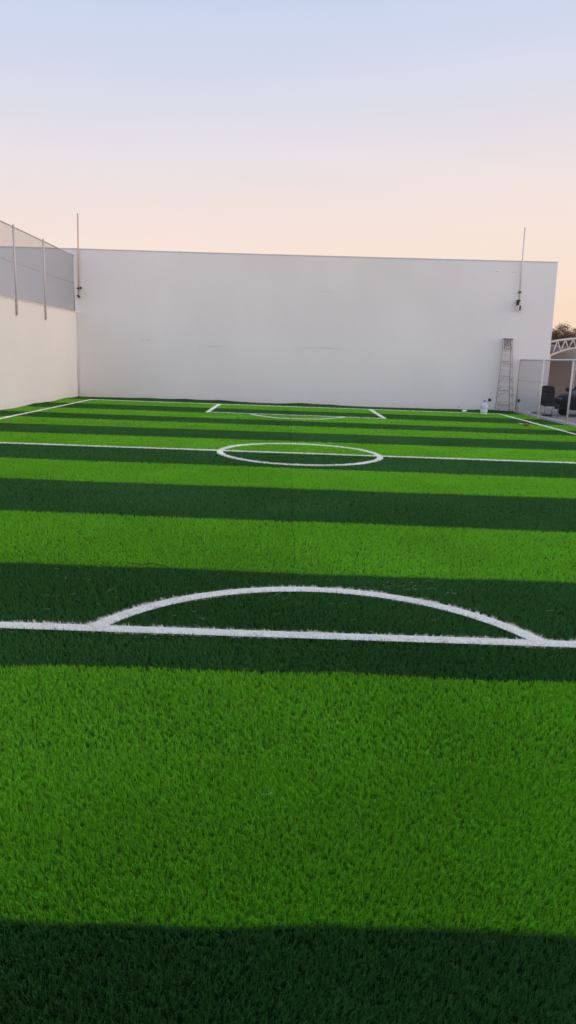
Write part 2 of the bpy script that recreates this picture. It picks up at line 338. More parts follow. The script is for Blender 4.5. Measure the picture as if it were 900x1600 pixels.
# distance zones: (y0, y1, density, blade width, height, bent)
ZONES = [(-.2, 1.9, 62000, .0023, .030, True, 4), (1.9, 3.0, 54000, .0024, .030, True, 4), (3.0, 4.3, 30000, .0030, .030, True, 4), (4.3, 6.0, 19000, .0037, .031, False, 3), (6.0, 8.5, 12500, .0050, .031, False, 3),
         (8.5, 12, 7000, .0080, .031, False, 2), (12, 18, 3000, .0125, .030, False, 1), (18, YF-.02, 1500, .018, .028, False, 1)]
packs = []; whites = {i: [] for i in range(len(LINES))}
for y0, y1, den, wd, ht, bd, per in ZONES:
    hw = min(9.0, .47*y1+1.6)
    x0, x1 = max(-hw, XL+.01), min(hw+.4, XR-.01)
    px, py, ldir, tv = tufted(x0, x1, y0, y1, den, per, max(.0028, wd*.6))
    keep = np.abs(px) < .47*py+1.9; px, py, ldir, tv = px[keep], py[keep], ldir[keep], tv[keep]
    wm = np.zeros(len(px), bool)
    for li, (nm, lb, parts) in enumerate(LINES):
        for f, *_ in parts:
            k = f(px, py) & ~wm; wm |= k
    # leave the seam between the two turf rolls slightly open
    g = (np.abs(px-SEAM-.01*np.sin(py*3)) < .007) & (rng.uniform(0, 1, len(px)) < .6) & (py > 5.7)
    dk = is_dark(px, py)
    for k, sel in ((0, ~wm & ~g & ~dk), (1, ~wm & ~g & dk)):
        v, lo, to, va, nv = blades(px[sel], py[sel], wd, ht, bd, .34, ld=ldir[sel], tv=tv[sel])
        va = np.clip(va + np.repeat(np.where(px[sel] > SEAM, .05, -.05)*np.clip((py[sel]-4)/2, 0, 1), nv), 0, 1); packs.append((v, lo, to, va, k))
    # white yarn stands denser and taller
    for li, (nm, lb, parts) in enumerate(LINES):
        for f, pts, lw, cl in parts:
            P = np.array(pts); ax0, ay0 = P.min(0)-lw; ax1, ay1 = P.max(0)+lw
            bx0, bx1, by0, by1 = max(ax0, x0), min(ax1, x1), max(ay0, y0), min(ay1, y1)
            if bx1 <= bx0 or by1 <= by0: continue
            qx, qy, ql, qt = tufted(bx0, bx1, by0, by1, den*(1.3 if per > 2 else 3.0), 9 if y1 < 7 else max(per-1, 1), .0038 if y1 < 7 else max(.0024, wd*.5)); s = f(qx, qy)
            if s.any(): v, lo, to, va, nv = blades(qx[s], qy[s], wd*1.5, ht*(1.24 if y1 < 7 else 1.15), bd, .68, ld=ql[s], tv=qt[s]); whites[li].append((v, lo, to, va, 0))
g = np_mesh('grass_pile', packs, [M_light, M_dark]); g['kind'] = 'stuff'; g['label'] = 'short green artificial grass pile standing on the striped pitch'
for li, (nm, lb, parts) in enumerate(LINES):
    mb = MB()
    for j, (f, pts, lw, cl) in enumerate(parts): strip_mesh(mb, pts, lw, cl, .006+.002*(li % 5)+.0006*j)
    o = np_mesh(nm, whites[li], [M_white, B_white], mb); struct(o); o['label'] = lb

# loose offcut fibres left on the pile
mb = MB()
for k in range(106):
    if k < 70: x = random.uniform(-1.9, 2.2); y = random.uniform(4.3, 6.1)
    elif k < 100: x = random.gauss(1.0, .25); y = random.gauss(5.5, .12)
    else: x = random.uniform(-.5, 1.5); y = random.uniform(1.6, 4.2)
    a = random.uniform(-.6, .6) if random.random() < .7 else random.uniform(0, 3.1); l = random.uniform(.015, .055)
    z = .034+random.uniform(0, .006); d = Vector((math.cos(a), math.sin(a), random.uniform(-.1, .3)))*l/2; b = Vector((-math.sin(a), math.cos(a), 0))*random.uniform(-.3, .3)*l
    p = Vector((x, y, z)); mb.tube([p-d, p+b, p+d], .0007, 4, False)
o = mb.build('turf_fibres', mat('pale_green_fibre', (.55, .62, .45), .5, .3), fix=False); o['kind'] = 'stuff'; o['label'] = 'loose pale turf fibres scattered over the pile around the near arc'
p = [at(px, py, 'z', .036) for px, py in ((196, 877), (205, 880), (222, 882), (240, 880), (252, 883), (262, 885))]
o = MB().tube(p, .0035, 5).build('yarn_thread', M_black); tag(o, 'thin dark thread lying on the light stripe beyond the near arc', 'thread')

# ------------------------------------------------------------ ground round the pitch
o = MB().add([(-300, -300, -.03), (300, -300, -.03), (300, 400, -.03), (-300, 400, -.03)], [(0, 1, 2, 3)]).build('ground', mat('sandy_ground', (.36, .31, .25), .95, .1, noise=.15, nscale=.5, bump=.3, bscale=20)); struct(o)
o = MB().box((9.33, -1.1, -.02), (30, 48, .02)).build('pavement', mat('dusty_paving', (.38, .35, .34), .9, .1, noise=.15, nscale=2.5, bump=.3, bscale=30)); struct(o)
o = MB().box((9.20, -1.1, -.02), (9.325, 29.15, .055)).build('kerb', mat('pale_kerb_concrete', (.55, .53, .52), .85, .15, noise=.1, nscale=8), bevel=.006); struct(o)

# ------------------------------------------------------------ walls
tl, tr = at(0, 384.5, 'y', YF), at(872, 408.5, 'y', YF); tm = at(450, 398.5, 'y', YF); k = (tr.z-at(115, 388, 'y', YF).z)/(tr.x-at(115, 388, 'y', YF).x)
WX0, WX1 = -14.5, 10.36
_tp = [at(a_, b_, 'y', YF) for a_, b_ in ((0, 384), (115, 387.6), (300, 394.2), (500, 400), (700, 404.9), (872, 408.3))]
_k = np.polyfit([p_.x for p_ in _tp], [p_.z for p_ in _tp], 1)
def ztop(x): return float(_k[0]*x+_k[1]) + .35*float(np.interp(x, [p_.x for p_ in _tp], [p_.z-(_k[0]*p_.x+_k[1]) for p_ in _tp]))
xr_top = tr.x; xr_bot = at(857.5, 590, 'y', YF).x
bw = thing('back_wall', 'tall plain white boundary wall closing off the far end of the pitch', 'wall', (0, YF, 0))
wx = [WX0, -12, -10, -8, -6, -4, -2, 0, 2, 4, 6, 8, 9.5, xr_top]
mb = MB(); v = []; f = []
for x in wx:
    xb = x if x < 10 else xr_bot
    v += [(xb, YF, -.05), (x, YF, ztop(x)-.045), (x, YF+.25, ztop(x)-.045), (xb, YF+.25, -.05)]
for i in range(len(wx)-1):
    a = i*4; b = a+4
    f += [(a, b, b+1, a+1), (a+1, b+1, b+2, a+2), (a+3, a+2, b+2, b+3)]
f += [(0, 1, 2, 3), (b, b+3, b+2, b+1)]
mb.add(v, f).build('wall_panel', M_wall, bw)
mb = MB(); v = []; f = []
for i, x in enumerate(wx):
    xa = x-.004 if i == 0 else (x+.004 if i == len(wx)-1 else x); z = ztop(x)
    v += [(xa, YF-.006, z-.045), (xa, YF-.006, z), (xa, YF+.256, z), (xa, YF+.256, z-.045)]
for i in range(len(wx)-1):
    a = i*4; b = a+4; f += [(a, b, b+1, a+1), (a+1, b+1, b+2, a+2), (a+3, a+2, b+2, b+3), (a, a+3, b+3, b)]
f += [(0, 1, 2, 3), (b, b+3, b+2, b+1)]
mb.add(v, f).build('coping', M_cop, bw)
# faint plaster ridges and scuffs on the back wall
def ridge(name, pts, h, m, n=14):
    mb = MB(); P = [at(a, b, 'y', YF) for a, b in pts]; Q = []
    for a, b in zip(P, P[1:]): Q += [a+(b-a)*k/n for k in range(n)]
    Q.append(P[-1]); v = []; f = []
    for i, p in enumerate(Q):
        t = i/(len(Q)-1); hh = h*(.25+.75*math.sin(math.pi*t))*random.uniform(.5, 1); dz = random.uniform(-.004, .004)
        v += [(p.x, YF-.001, p.z+dz-hh/2), (p.x, YF-.006, p.z+dz), (p.x, YF-.001, p.z+dz+hh/2)]
    for i in range(len(Q)-1): a = i*3; b = a+3; f += [(a, b, b+1, a+1), (a+1, b+1, b+2, a+2)]
    return mb.add(v, f).build(name, m, bw)
M_scuff = mat('scuffed_plaster', (.60, .585, .58), .9, .1, noise=.15, nscale=10)
ridge('plaster_ridge', [(321, 540.5), (336, 541.5), (352, 541)], .02, M_scuff); ridge('plaster_ridge', [(465, 543), (505, 543.5), (541, 546)], .022, M_scuff)
ridge('plaster_ridge', [(500, 455), (520, 455.5)], .012, M_scuff)
for pts in ([(773, 424), (780, 424.8)], [(800, 425), (806, 425.3)], [(219, 531), (226, 531.4)], [(230, 531.5), (236, 531.8)]): ridge('scuff_mark', pts, .035, M_cop, 6)
# round pipe openings low on the back wall
for px, py in ((765, 625), (810, 626)):
    c = at(px, py, 'y', YF); h = MB().lathe([(.062, 0), (.062, -.012), (.052, -.014)], c, 20, 'y').build('pipe_opening', M_black, bw)
c = at(717.5, 636.5, 'y', YF); MB().lathe([(.04, 0), (.04, -.006), (.035, -.007)], c, 16, 'y').build('pipe_opening', M_cop, bw)

lw = thing('side_wall', 'cream white boundary wall topped by a wire fence along the left', 'wall', (XL, 13, 0))
WT = 3.27
MB().box((XL-.25, -1.09, -.05), (XL, YF-.003, WT)).build('wall_panel', M_wall2, lw)
MB().box((XL-.254, -1.09, WT+.0005), (XL+.012, YF-.003, WT+.05)).build('coping', mat('wall_top_plaster', (.70, .66, .62), .9, .1, noise=.15, nscale=6), lw, bevel=.006)
nw = thing('unseen_end_wall', 'assumed unseen wall behind the near goal line, shaped to darken the near turf', 'wall', (0, -1.35, 0))  # unseen assumed wall; height and dull colour set to darken the near turf
MB().box((XL-.25, -1.35, -.05), (9.2, -1.1, 5.75)).build('wall_panel', mat('unseen_end_wall_tone', (.36, .33, .30), .9, .1, noise=.05, nscale=1), nw)

# conduit in the corner
a = at(118.3, 489, 'y', YF-.06); b = at(123.5, 617, 'y', YF-.06)
o = MB().tube([(a.x, YF-.06, a.z), ((a.x+b.x)/2, YF-.055, (a.z+b.z)/2), (b.x, YF-.06, .02)], .022, 8).build('conduit', M_white_pipe, smooth=True)
tag(o, 'thin pale pipe running down the corner between the two walls', 'pipe')

# ------------------------------------------------------------ chain link fences
def chain(mb, x, y0, y1, z0, z1, pitch=.075, r=.0026):
    H = z1-z0; n0 = int(math.floor((y0-H)/pitch)); n1 = int(math.ceil((y1+H)/pitch))
    for s in (1, -1):
        for k in range(n0, n1):
            ya = k*pitch; # line y = ya + s*(z-z0)
            if s == -1: ya += H
            t0, t1 = 0, H
            if s == 1: t0 = max(0, y0-ya); t1 = min(H, y1-ya)
            else: t0 = max(0, ya-y1); t1 = min(H, ya-y0)
            if t1-t0 < .02: continue
            a = Vector((x+s*.0015, ya+s*t0, z0+t0)); b = Vector((x+s*.0015, ya+s*t1, z0+t1)); d = (b-a).normalized(); u = Vector((1, 0, 0)); v_ = d.cross(u)
            v = [p+u*r*math.cos(q)+v_*r*math.sin(q) for p in (a, b) for q in (0, 2.094, 4.189)]
            mb.add(v, [(0, 1, 4, 3), (1, 2, 5, 4), (2, 0, 3, 5)])
FX = XL+.035; FZ0, FZ1 = WT+.09, 5.39
fn = thing('mesh_fence', 'chain link fence on steel posts mounted on top of the left wall', 'fence', (FX, 20, WT))
posts = [12.2, 14.85, 17.5, 20.15, 22.79, 25.46]
for y in posts:
    mb = MB().tube([(FX, y, 2.83), (FX, y, FZ1+.03)], .03, 8); mb.build('post', M_pipe, fn, smooth=True)
    MB().lathe([(.036, 0), (.036, .03), (.012, .05)], (FX, y, FZ1+.03), 10).build('post_cap', M_pipe, fn)
    MB().box((XL, y-.045, 2.80), (XL+.012, y+.045, 2.90)).build('foot_plate', M_pipe, fn)
    MB().box((XL, y-.045, 3.13), (XL+.074, y+.045, 3.16)).build('bracket', M_pipe, fn)
MB().tube([(FX, 28.88, WT+.05), (FX, 28.88, FZ1+.03)], .026, 8).build('post', M_pipe, fn, smooth=True)
MB().tube([(FX, 12, FZ1), (FX, 28.88, FZ1)], .022, 8).build('top_rail', M_pipe, fn, smooth=True)
MB().tube([(FX, 12, FZ0-.02), (FX, 28.88, FZ0-.02)], .016, 8).build('bottom_rail', M_pipe, fn, smooth=True)
zz = at(0, 406, 'x', FX).z
MB().tube([(FX+.004, 12, 4.36), (FX+.004, 20, 4.35), (FX+.004, 28.88, 4.36)], .0028, 5).build('tension_wire', M_wire, fn)
mb = MB(); chain(mb, FX, 12.2, 28.86, FZ0-.02, FZ1); mb.build('chain_link_mesh', M_wire, fn, fix=False)

GX = 9.13; GZ = 2.08
fr = thing('mesh_fence', 'low white framed chain link fence in front of the chair on the right', 'fence', (GX, 24, 0))
for y, x in ((29.12, 9.20), (26.02, 9.05), (23.5, 9.13), (21.0, 9.15), (18.5, 9.15), (16.0, 9.15)):
    MB().tube([(x, y, -.02), (x, y, GZ)], .033, 8).build('post', M_white_pipe, fr, smooth=True)
    MB().lathe([(.05, 0), (.05, .018), (.03, .03)], (x, y, .03), 10).build('base_flange', M_white_pipe, fr)
MB().tube([(9.20, 29.12, GZ), (GX, 26, GZ), (GX, 16, GZ)], .027, 8).build('top_rail', M_white_pipe, fr, smooth=True)
MB().tube([(9.16, 29.1, .10), (GX, 26, .09), (GX, 16, .09)], .016, 8).build('bottom_rail', M_white_pipe, fr, smooth=True)
MB().tube([(GX, 29.1, 1.28), (GX, 26, 1.27), (GX, 16, 1.28)], .004, 5).build('tension_wire', M_wire, fr)
mb = MB(); chain(mb, GX+.03, 16, 29.1, .10, GZ, .055, .0019); mb.build('chain_link_mesh', mat('dimmed_mesh_wire', (.02, .022, .026), .8, .1), fr, fix=False)  # shade put into the wire colour so the sunlit mesh veils less
p = [at(a, b, 'y', 28.9) for a, b in ((813, 559.5), (809, 562), (807, 575), (805, 590), (803, 605), (806, 612), (803.5, 620), (806, 628))]
o = MB().tube([(q.x, 28.9+.03*math.sin(i*2), q.z) for i, q in enumerate(p)], .009, 6).build('cord', mat('white_cord', (.75, .74, .73), .8, .1), smooth=True); tag(o, 'loose white cord hanging down from the end post of the low fence', 'cord')

# ------------------------------------------------------------ poles clamped to the back wall
def pole(top, bot, label, left):
    yy = YF-.06; a = at(*top, 'y', yy); b = at(*bot, 'y', yy); d = (a-b).normalized()
    t = thing('pole', label, 'pole', (b.x, yy, b.z))
    MB().tube([b, a], .028, 10).build('mast', M_tan if left else M_white_pipe, t, smooth=True)
    MB().tube([a, a+d*.02], .031, 10).build('cap', M_pipe, t)
    for s in ((.32, .02) if left else (.42, .10)):
        c = b+d*s; MB().box((c.x-.045, yy-.04, c.z-.03), (c.x+.045, YF-.001, c.z+.03)).build('clamp', M_black if not left else M_pipe, t, bevel=.006)
    return t, b, d
t, b, d = pole((121.5, 334.5), (123, 464), 'tall thin tan pole with small black knobs fixed left of the wall corner', True)
for px, py, r in ((121.5, 450.3, .032), (126, 449.8, .042), (122.2, 462.3, .04), (124, 464, .03)):
    c = at(px, py, 'y', YF-.13); MB().lathe([(r*.4, -.05), (r, -.035), (r, .03), (r*.5, .065)], c, 12, 'y').build('knob', M_black, t)
t, b, d = pole((820.3, 356.5), (811, 474), 'tall thin pole with a black fitting mounted above the stepladder', False)
for (x0, y0, x1, y1), mm in (((807.8, 468.5, 811.5, 476.8), M_black), ((811.4, 477.5, 813.8, 484.5), M_black), ((808.2, 477, 811.2, 485.2), M_white_pipe)):
    p, q = at(x0, y1, 'y', YF-.16), at(x1, y0, 'y', YF-.16); MB().box((p.x, YF-.2, p.z), (q.x, YF-.03, q.z)).build('floodlight' if mm is M_black else 'junction_box', mm, t, bevel=.01)
p = [at(a_, b_, 'y', YF-.015) for a_, b_ in ((810, 484), (809, 492), (806, 500))]

# ------------------------------------------------------------ stepladder, closed, leaning on the wall
ld = thing('stepladder', 'tall worn aluminium stepladder standing closed against the white wall', 'ladder', (8.6, 28.8, 0))
TLp, TRp, BLp, BRp = at(787.5, 530, 'y', 29.02), at(800.5, 530, 'y', 29.02), at(774.5, 643.5, 'y', 28.78), at(800.8, 645, 'y', 28.78)
BLp.z = BRp.z = .035; zT = (TLp.z+TRp.z)/2; TLp.z = TRp.z = zT
def lerp(a, b, t): return a+(b-a)*t
for a, b in ((TLp, BLp), (TRp, BRp)):
    MB().bar(a, b, .022, .07, (0, 1, 0)).build('rail', M_alu, ld, bevel=.003)
    MB().box((b.x-.03, b.y-.05, b.z-.02), (b.x+.03, b.y+.05, b.z+.03)).build('foot', M_black, ld, bevel=.005)
ins = .012
for i, py in enumerate((554, 566, 578.2, 591, 603.2, 615.3, 627.4, 639)):
    z = at(790, py, 'y', 28.9).z; t_ = (zT-z)/(zT-.035); a = lerp(TLp, BLp, t_); b = lerp(TRp, BRp, t_)
    s = MB().box((a.x+ins, a.y-.045, z-.014), (b.x-ins, a.y+.045, z+.014)).build('step', M_alu, ld, bevel=.003)
    if i >= 3:      # corner gussets under the lower steps
        for e, sgn in ((a, 1), (b, -1)):
            MB().tube([(e.x+sgn*.015, a.y-.035, z-.15), (e.x+sgn*.04, a.y-.037, z-.07), (e.x+sgn*.09, a.y-.037, z-.03), (e.x+sgn*.15, a.y-.035, z-.016)], .010, 6).build('brace', M_alud, ld, smooth=True)
MB().box((TLp.x-.012, TLp.y-.09, zT-.01), (TRp.x+.012, TLp.y+.12, zT+.03)).build('top_plate', M_alud, ld, bevel=.006)
za = at(793, 543, 'y', 28.98).z; ta = (zT-za)/(zT-.035); a = lerp(TLp, BLp, ta); b = lerp(TRp, BRp, ta)
mb = MB(); n = 8; zc = za
for k in range(n):
    u0, u1 = k/n, (k+1)/n; f0 = .05*math.sin(math.pi*u0); f1 = .05*math.sin(math.pi*u1); x0 = a.x+(b.x-a.x)*u0; x1 = a.x+(b.x-a.x)*u1
    mb.add([(x0, a.y-.035, zc-.07+f0), (x1, a.y-.035, zc-.07+f1), (x1, a.y-.035, zc+.02), (x0, a.y-.035, zc+.02), (x0, a.y-.02, zc-.07+f0), (x1, a.y-.02, zc-.07+f1), (x1, a.y-.02, zc+.02), (x0, a.y-.02, zc+.02)],
           [(0,1,2,3),(7,6,5,4),(0,4,5,1),(3,2,6,7)])
mb.build('spreader_plate', M_alu, ld)
for xx in (a.x+.045, b.x-.045): MB().lathe([(.022, 0), (.022, -.012)], (xx, a.y-.035, zc), 12, 'y').build('rivet', M_black, ld)
mb = MB()
for xx in np.linspace(TLp.x+.05, TRp.x-.05, 5): mb.box((xx-.01, TLp.y+.03, za+.02), (xx+.01, TLp.y+.045, zT-.012))
mb.build('tread_panel', M_alud, ld)
# rear frame folded behind
off = Vector((-.035, .14, 0)); RL, RR = TLp+Vector((.02, .10, -.02)), TRp+Vector((-.03, .10, -.02)); RBL, RBR = BLp+Vector((.02, .17, 0)), BRp+Vector((-.09, .17, 0))
for a, b in ((RL, RBL), (RR, RBR)): MB().bar(a, b, .02, .035, (0, 1, 0)).build('rear_rail', M_alud, ld)
for z in (.28, .85, 1.42, 2.0, 2.5):
    t_ = (RL.z-z)/(RL.z-RBL.z); a = lerp(RL, RBL, t_); b = lerp(RR, RBR, t_); MB().bar((a.x+.01, a.y, z), (b.x-.01, b.y, z), .02, .03, (0, 1, 0)).build('rear_brace', M_alud, ld)

# ------------------------------------------------------------ bottle, roll, tool on the turf
c = at(755.5, 648.0, 'z', .03)
wb = thing('water_bottle', 'large clear blue-tinted water bottle standing on the far goal line', 'bottle', (c.x, c.y, .03))
M_pl = mat('translucent_bottle', (.80, .84, .90), .25, .5, noise=.08, nscale=9); M_pl.node_tree.nodes['Principled BSDF'].inputs['Transmission Weight'].default_value = .35
MB().lathe([(.09, 0), (.125, .015), (.13, .05), (.122, .075), (.13, .10), (.13, .19), (.122, .205), (.13, .22), (.13, .33), (.115, .385), (.06, .43), (.032, .445), (.03, .475)], (c.x, c.y, .03), 24).build('bottle_body', M_pl, wb, smooth=True)
MB().lathe([(.036, .47), (.038, .475), (.038, .515), (.03, .525)], (c.x, c.y, .03), 16).build('cap', mat('blue_cap', (.06, .13, .42), .4, .4), wb)
a, b = at(723.5, 642.8, 'z', .08), at(737.5, 646.2, 'z', .08); b.y = a.y-.12
rl = thing('roll', 'small white roll lying on the far goal line left of the bottle', 'roll', ((a.x+b.x)/2, a.y, .03))
dd = (b-a).normalized(); ax = [a, a+dd*.01, b-dd*.01, b]
MB().tube(ax, [.055, .068, .068, .055], 16).build('wrapping', mat('white_film', (.82, .82, .82), .4, .4, noise=.06, nscale=30), rl, smooth=True)
MB().tube([b-dd*.03, b+dd*.012], .03, 12).build('core', M_black, rl)
a, b, c = at(810.5, 661.5, 'z', .045), at(819, 663, 'z', .045), at(826, 664.5, 'z', .045)
tl_ = thing('hand_tool', 'small cream tool with an orange-red handle lying on the light stripe', 'tool', (b.x, b.y, .03))
MB().bar(a, b, .05, .02).bar(lerp(a, b, .5), lerp(a, b, .5)+Vector((.02, .10, .01)), .03, .02).build('blade', mat('cream_plastic', (.62, .56, .42), .5, .3), tl_, bevel=.004)
MB().tube([b, lerp(b, c, .5), c], [.03, .045, .034], 10).build('handle', mat('orange_red_grip', (.34, .09, .04), .5, .3), tl_, smooth=True)

# ------------------------------------------------------------ chair behind the fence
M_fab = mat('black_chair_fabric', (.014, .015, .020), .75, .25, noise=.2, nscale=40); M_fab2 = mat('black_chair_mesh', (.022, .024, .030), .8, .2, bump=.3, bscale=200); M_chr = mat('chair_steel', (.30, .30, .31), .35, .5, .8)
def cushion(mb, P, n=10):
    """P(u,v,s) -> point, s=-1 front 1 back ; closed padded slab"""
    v = []; f = []; N1 = n+1
    for s in (-1, 1):
        for i in range(N1):
            for j in range(N1):
                v.append(P(i/n, j/n, s))
    def id_(s, i, j): return s*N1*N1+i*N1+j
    for i in range(n):
        for j in range(n):
            f.append((id_(0,i,j), id_(0,i+1,j), id_(0,i+1,j+1), id_(0,i,j+1))); f.append((id_(1,i,j), id_(1,i,j+1), id_(1,i+1,j+1), id_(1,i+1,j)))
    for i in range(n):
        for a, b in (((i, 0), (i+1, 0)), ((i+1, n), (i, n)), ((0, i+1), (0, i)), ((n, i), (n, i+1))):
            f.append((id_(0, *a), id_(1, *a), id_(1, *b), id_(0, *b)))
    mb.add(v, f)
ch = thing('padded_chair', 'high-backed black padded chair standing behind the low wire fence', 'chair', (9.72, 26.9, .02), rotz=R(6), local=True)
def backP(z0, z1, wf, th, crown=0):
    def P(u, v, s):
        z = z0+(z1-z0)*v; ww = wf((z-.45)/.68); e = (1-(2*u-1)**4)*(1-(2*v-1)**6); x = (u-.5)*ww
        z += crown*(1-(2*u-1)**2)*v
        y = .20+.10*((z-.45)/.7)+(s*th*(.35+.65*e))-.03*(1-(2*u-1)**2)*0+.05*(2*u-1)**2*-1
        return (x, y, z)
    return P
wf = lambda t: .56-.02*t-.07*max(0, t-.75)/.25
mb = MB(); cushion(mb, backP(.50, .84, wf, .045)); mb.build('backrest', M_fab2, ch, smooth=True)
mb = MB(); cushion(mb, backP(.845, 1.10, wf, .055, .04)); mb.build('headrest', M_fab, ch, smooth=True)
mb = MB(); cushion(mb, lambda u, v, s: ((u-.5)*(.60-.03*v), -.28+.50*v, .455+.02*v+s*.05*(.3+.7*(1-(2*u-1)**4)*(1-(2*v-1)**4))-(.03*(1-v)**3))); mb.build('seat', M_fab, ch, smooth=True)
for s in (-1, 1):
    MB().tube([(s*.25, -.22, .41), (s*.26, -.24, 0)], .014, 8).build('leg', M_chr, ch, smooth=True)
    MB().tube([(s*.24, .18, .42), (s*.25, .25, 0)], .014, 8).build('leg', M_chr, ch, smooth=True)
    MB().tube([(s*.25, .20, .42), (s*.29, .10, .52), (s*.30, .02, .56)], .015, 8).build('arm_bracket', M_fab, ch, smooth=True)
MB().tube([(-.25, -.22, .405), (.25, -.22, .405), (.24, .18, .41), (-.24, .18, .41), (-.25, -.22, .405)], .013, 8).build('seat_frame', M_chr, ch)

# bits lying on the paving under and left of the chair
c = at(828, 644.5, 'z', .05); v = []; f = []; n = 9
for i in range(n):
    for j in range(5): v.append((c.x-.25+.62*i/(n-1)+random.uniform(-.02, .02), c.y-.1+.25*j/4, .03+.07*random.random()*math.sin(math.pi*i/(n-1))+.02*random.random()))
for i in range(n-1):
    for j in range(4): a_ = i*5+j; f.append((a_, a_+1, a_+6, a_+5))
mb = MB().add(v, f); mb.add([(x, y, z-.004) for x, y, z in v], [tuple(reversed(q)) for q in f])
tag(mb.build('plastic_sheet', mat('crumpled_white_plastic', (.72, .71, .74), .4, .4)), 'crumpled white plastic sheet on the paving left of the black chair', 'plastic sheet')
for i, (px, py) in enumerate(((849.5, 649.3), (854.3, 649.2), (860.3, 649.8))):
    c = at(px, py, 'z', .04); mb = MB(); mb.lathe([(.03, 0), (.055, .015), (.06, .04), (.045, .065), (.02, .075)], (c.x, c.y, .02), 9)
    mb.v = [(c.x+(x-c.x)*1.2+random.uniform(-.006, .006), y+random.uniform(-.006, .006), z) for x, y, z in mb.v]
    o = mb.build('rubble_piece', mat('dark_stone', (.05, .05, .055), .9, .1), smooth=False)
    tag(o, 'small dark lump on the paving beneath the black chair', 'rubble', 'dark lumps on the paving beneath the chair')

# ------------------------------------------------------------ dark car beyond the fence
M_car = mat('black_car_paint', (.008, .009, .011), .5, .35, 0, coat=.1); M_glass = mat('dark_car_glass', (.015, .018, .02), .08, .6); M_tyre = mat('tyre_rubber', (.02, .02, .02), .85, .2)
M_lamp = mat('headlamp_lens', (.10, .105, .11), .12, .6); M_rim = mat('alloy_rim', (.35, .35, .36), .35, .5, .7)
AZ = R(-50)
cr_ = thing('parked_car', 'black car parked on the paving beyond the low wire fence', 'car', (10.70, 27.2, .02), rotz=AZ, local=True)
# local frame: x = width, y = length (front at y=0, going away), z up
prof = [(0, .30, .66), (.05, .26, .76), (.30, .24, .85), (.8, .24, .93), (1.25, .24, .98), (1.6, .24, .98), (2.4, .24, .95), (3.4, .24, .95), (3.9, .25, .97), (4.35, .27, .95), (4.5, .32, .85)]
wid = [.66, .78, .86, .89, .9, .9, .9, .9, .89, .85, .74]
v = []; f = []; K = 16
for (y, zb, zt), hw in zip(prof, wid):
    ring = []
    for k in range(K):
        a_ = 2*math.pi*(k+.5)/K; ca, sa = math.cos(a_), math.sin(a_); e = .42
        x = hw*math.copysign(abs(ca)**e, ca); z = (zb+zt)/2+(zt-zb)/2*math.copysign(abs(sa)**e, sa)
        if sa > 0: x *= 1-.08*(abs(sa)**2)
        ring.append((x, y, z))
    v += ring
for i in range(len(prof)-1):
    for k in range(K): f.append((i*K+k, i*K+(k+1) % K, (i+1)*K+(k+1) % K, (i+1)*K+k))
f += [tuple(range(K))[::-1], tuple((len(prof)-1)*K+k for k in range(K))]
body = MB().add(v, f).build('body', M_car, cr_, smooth=True)
cab = [(1.25, .90, .90, .78), (2.0, .93, 1.36, .66), (2.5, .93, 1.43, .64), (3.1, .93, 1.41, .64), (3.95, .93, .96, .72)]
v = []; f = []
for y, zb, zt, hw in cab: v += [(-.80, y, zb), (-hw, y, zt), (hw, y, zt), (.80, y, zb)]
for i in range(len(cab)-1):
    a_ = i*4; b_ = a_+4; f += [(a_, b_, b_+1, a_+1), (a_+1, b_+1, b_+2, a_+2), (a_+2, b_+2, b_+3, a_+3)]
f += [(0, 1, 2, 3), (b_, b_+3, b_+2, b_+1)]
MB().add(v, f).build('cabin_glass', M_glass, cr_, bevel=.02)
v = []; f = []
for y, z, hw in ((1.98, 1.375, .655), (2.5, 1.447, .635), (3.12, 1.425, .64)): v += [(-hw-.01, y, z-.03), (-hw*.9, y, z), (hw*.9, y, z), (hw+.01, y, z-.03)]
for i in range(2): a_ = i*4; b_ = a_+4; f += [(a_, b_, b_+1, a_+1), (a_+1, b_+1, b_+2, a_+2), (a_+2, b_+2, b_+3, a_+3)]
MB().add(v, f).build('roof', M_car, cr_)
for s in (-1, 1):
    MB().bar((s*.79, 1.27, .91), (s*.665, 2.0, 1.38), .05, .05).build('pillar', M_car, cr_)
    MB().bar((s*.665, 3.1, 1.42), (s*.77, 3.9, .95), .06, .06).build('pillar', M_car, cr_)
    MB().box((s*.90-.03, 1.30, .90), (s*.90+.03, 1.36, .93)).build('mirror_arm', M_black, cr_)
    mb = MB(); mb.lathe([(.03, -.05), (.08, -.02), (.085, .03), (.06, .07)], (s*1.0, 1.33, .97), 14, 'y'); mb.build('mirror', M_car, cr_, smooth=True)
    mb = MB(); cushion(mb, lambda u, v_, q: (s*(.42+.36*u), .0+.13*u*u+.02+q*.03-.045*(1-abs(2*v_-1)), .58+.10*v_+.04*u), 6); mb.build('headlight', M_lamp, cr_, smooth=True)
    for yy in (.85, 3.55):
        x0, x1 = (s*.70, s*.915); wx_ = min(x0, x1); ww = abs(x1-x0)
        tr_ = MB().lathe([(.20, 0), (.31, .0), (.33, .03), (.33, ww-.03), (.31, ww), (.20, ww)], (wx_, yy, .33), 28, 'x').build('wheel', M_tyre, cr_, smooth=False)
        rm = MB().lathe([(.05, 0), (.19, .02), (.205, .0), (.205, -.01)], (wx_+(ww if s > 0 else 0), yy, .33), 20, 'x').build('rim', M_rim); rm.parent = tr_
MB().box((-.42, -.02, .40), (.42, .02, .52)).build('grille', M_black, cr_, bevel=.01)
MB().box((-.70, -.03, .25), (.70, .06, .36)).build('bumper', M_black, cr_, bevel=.02)

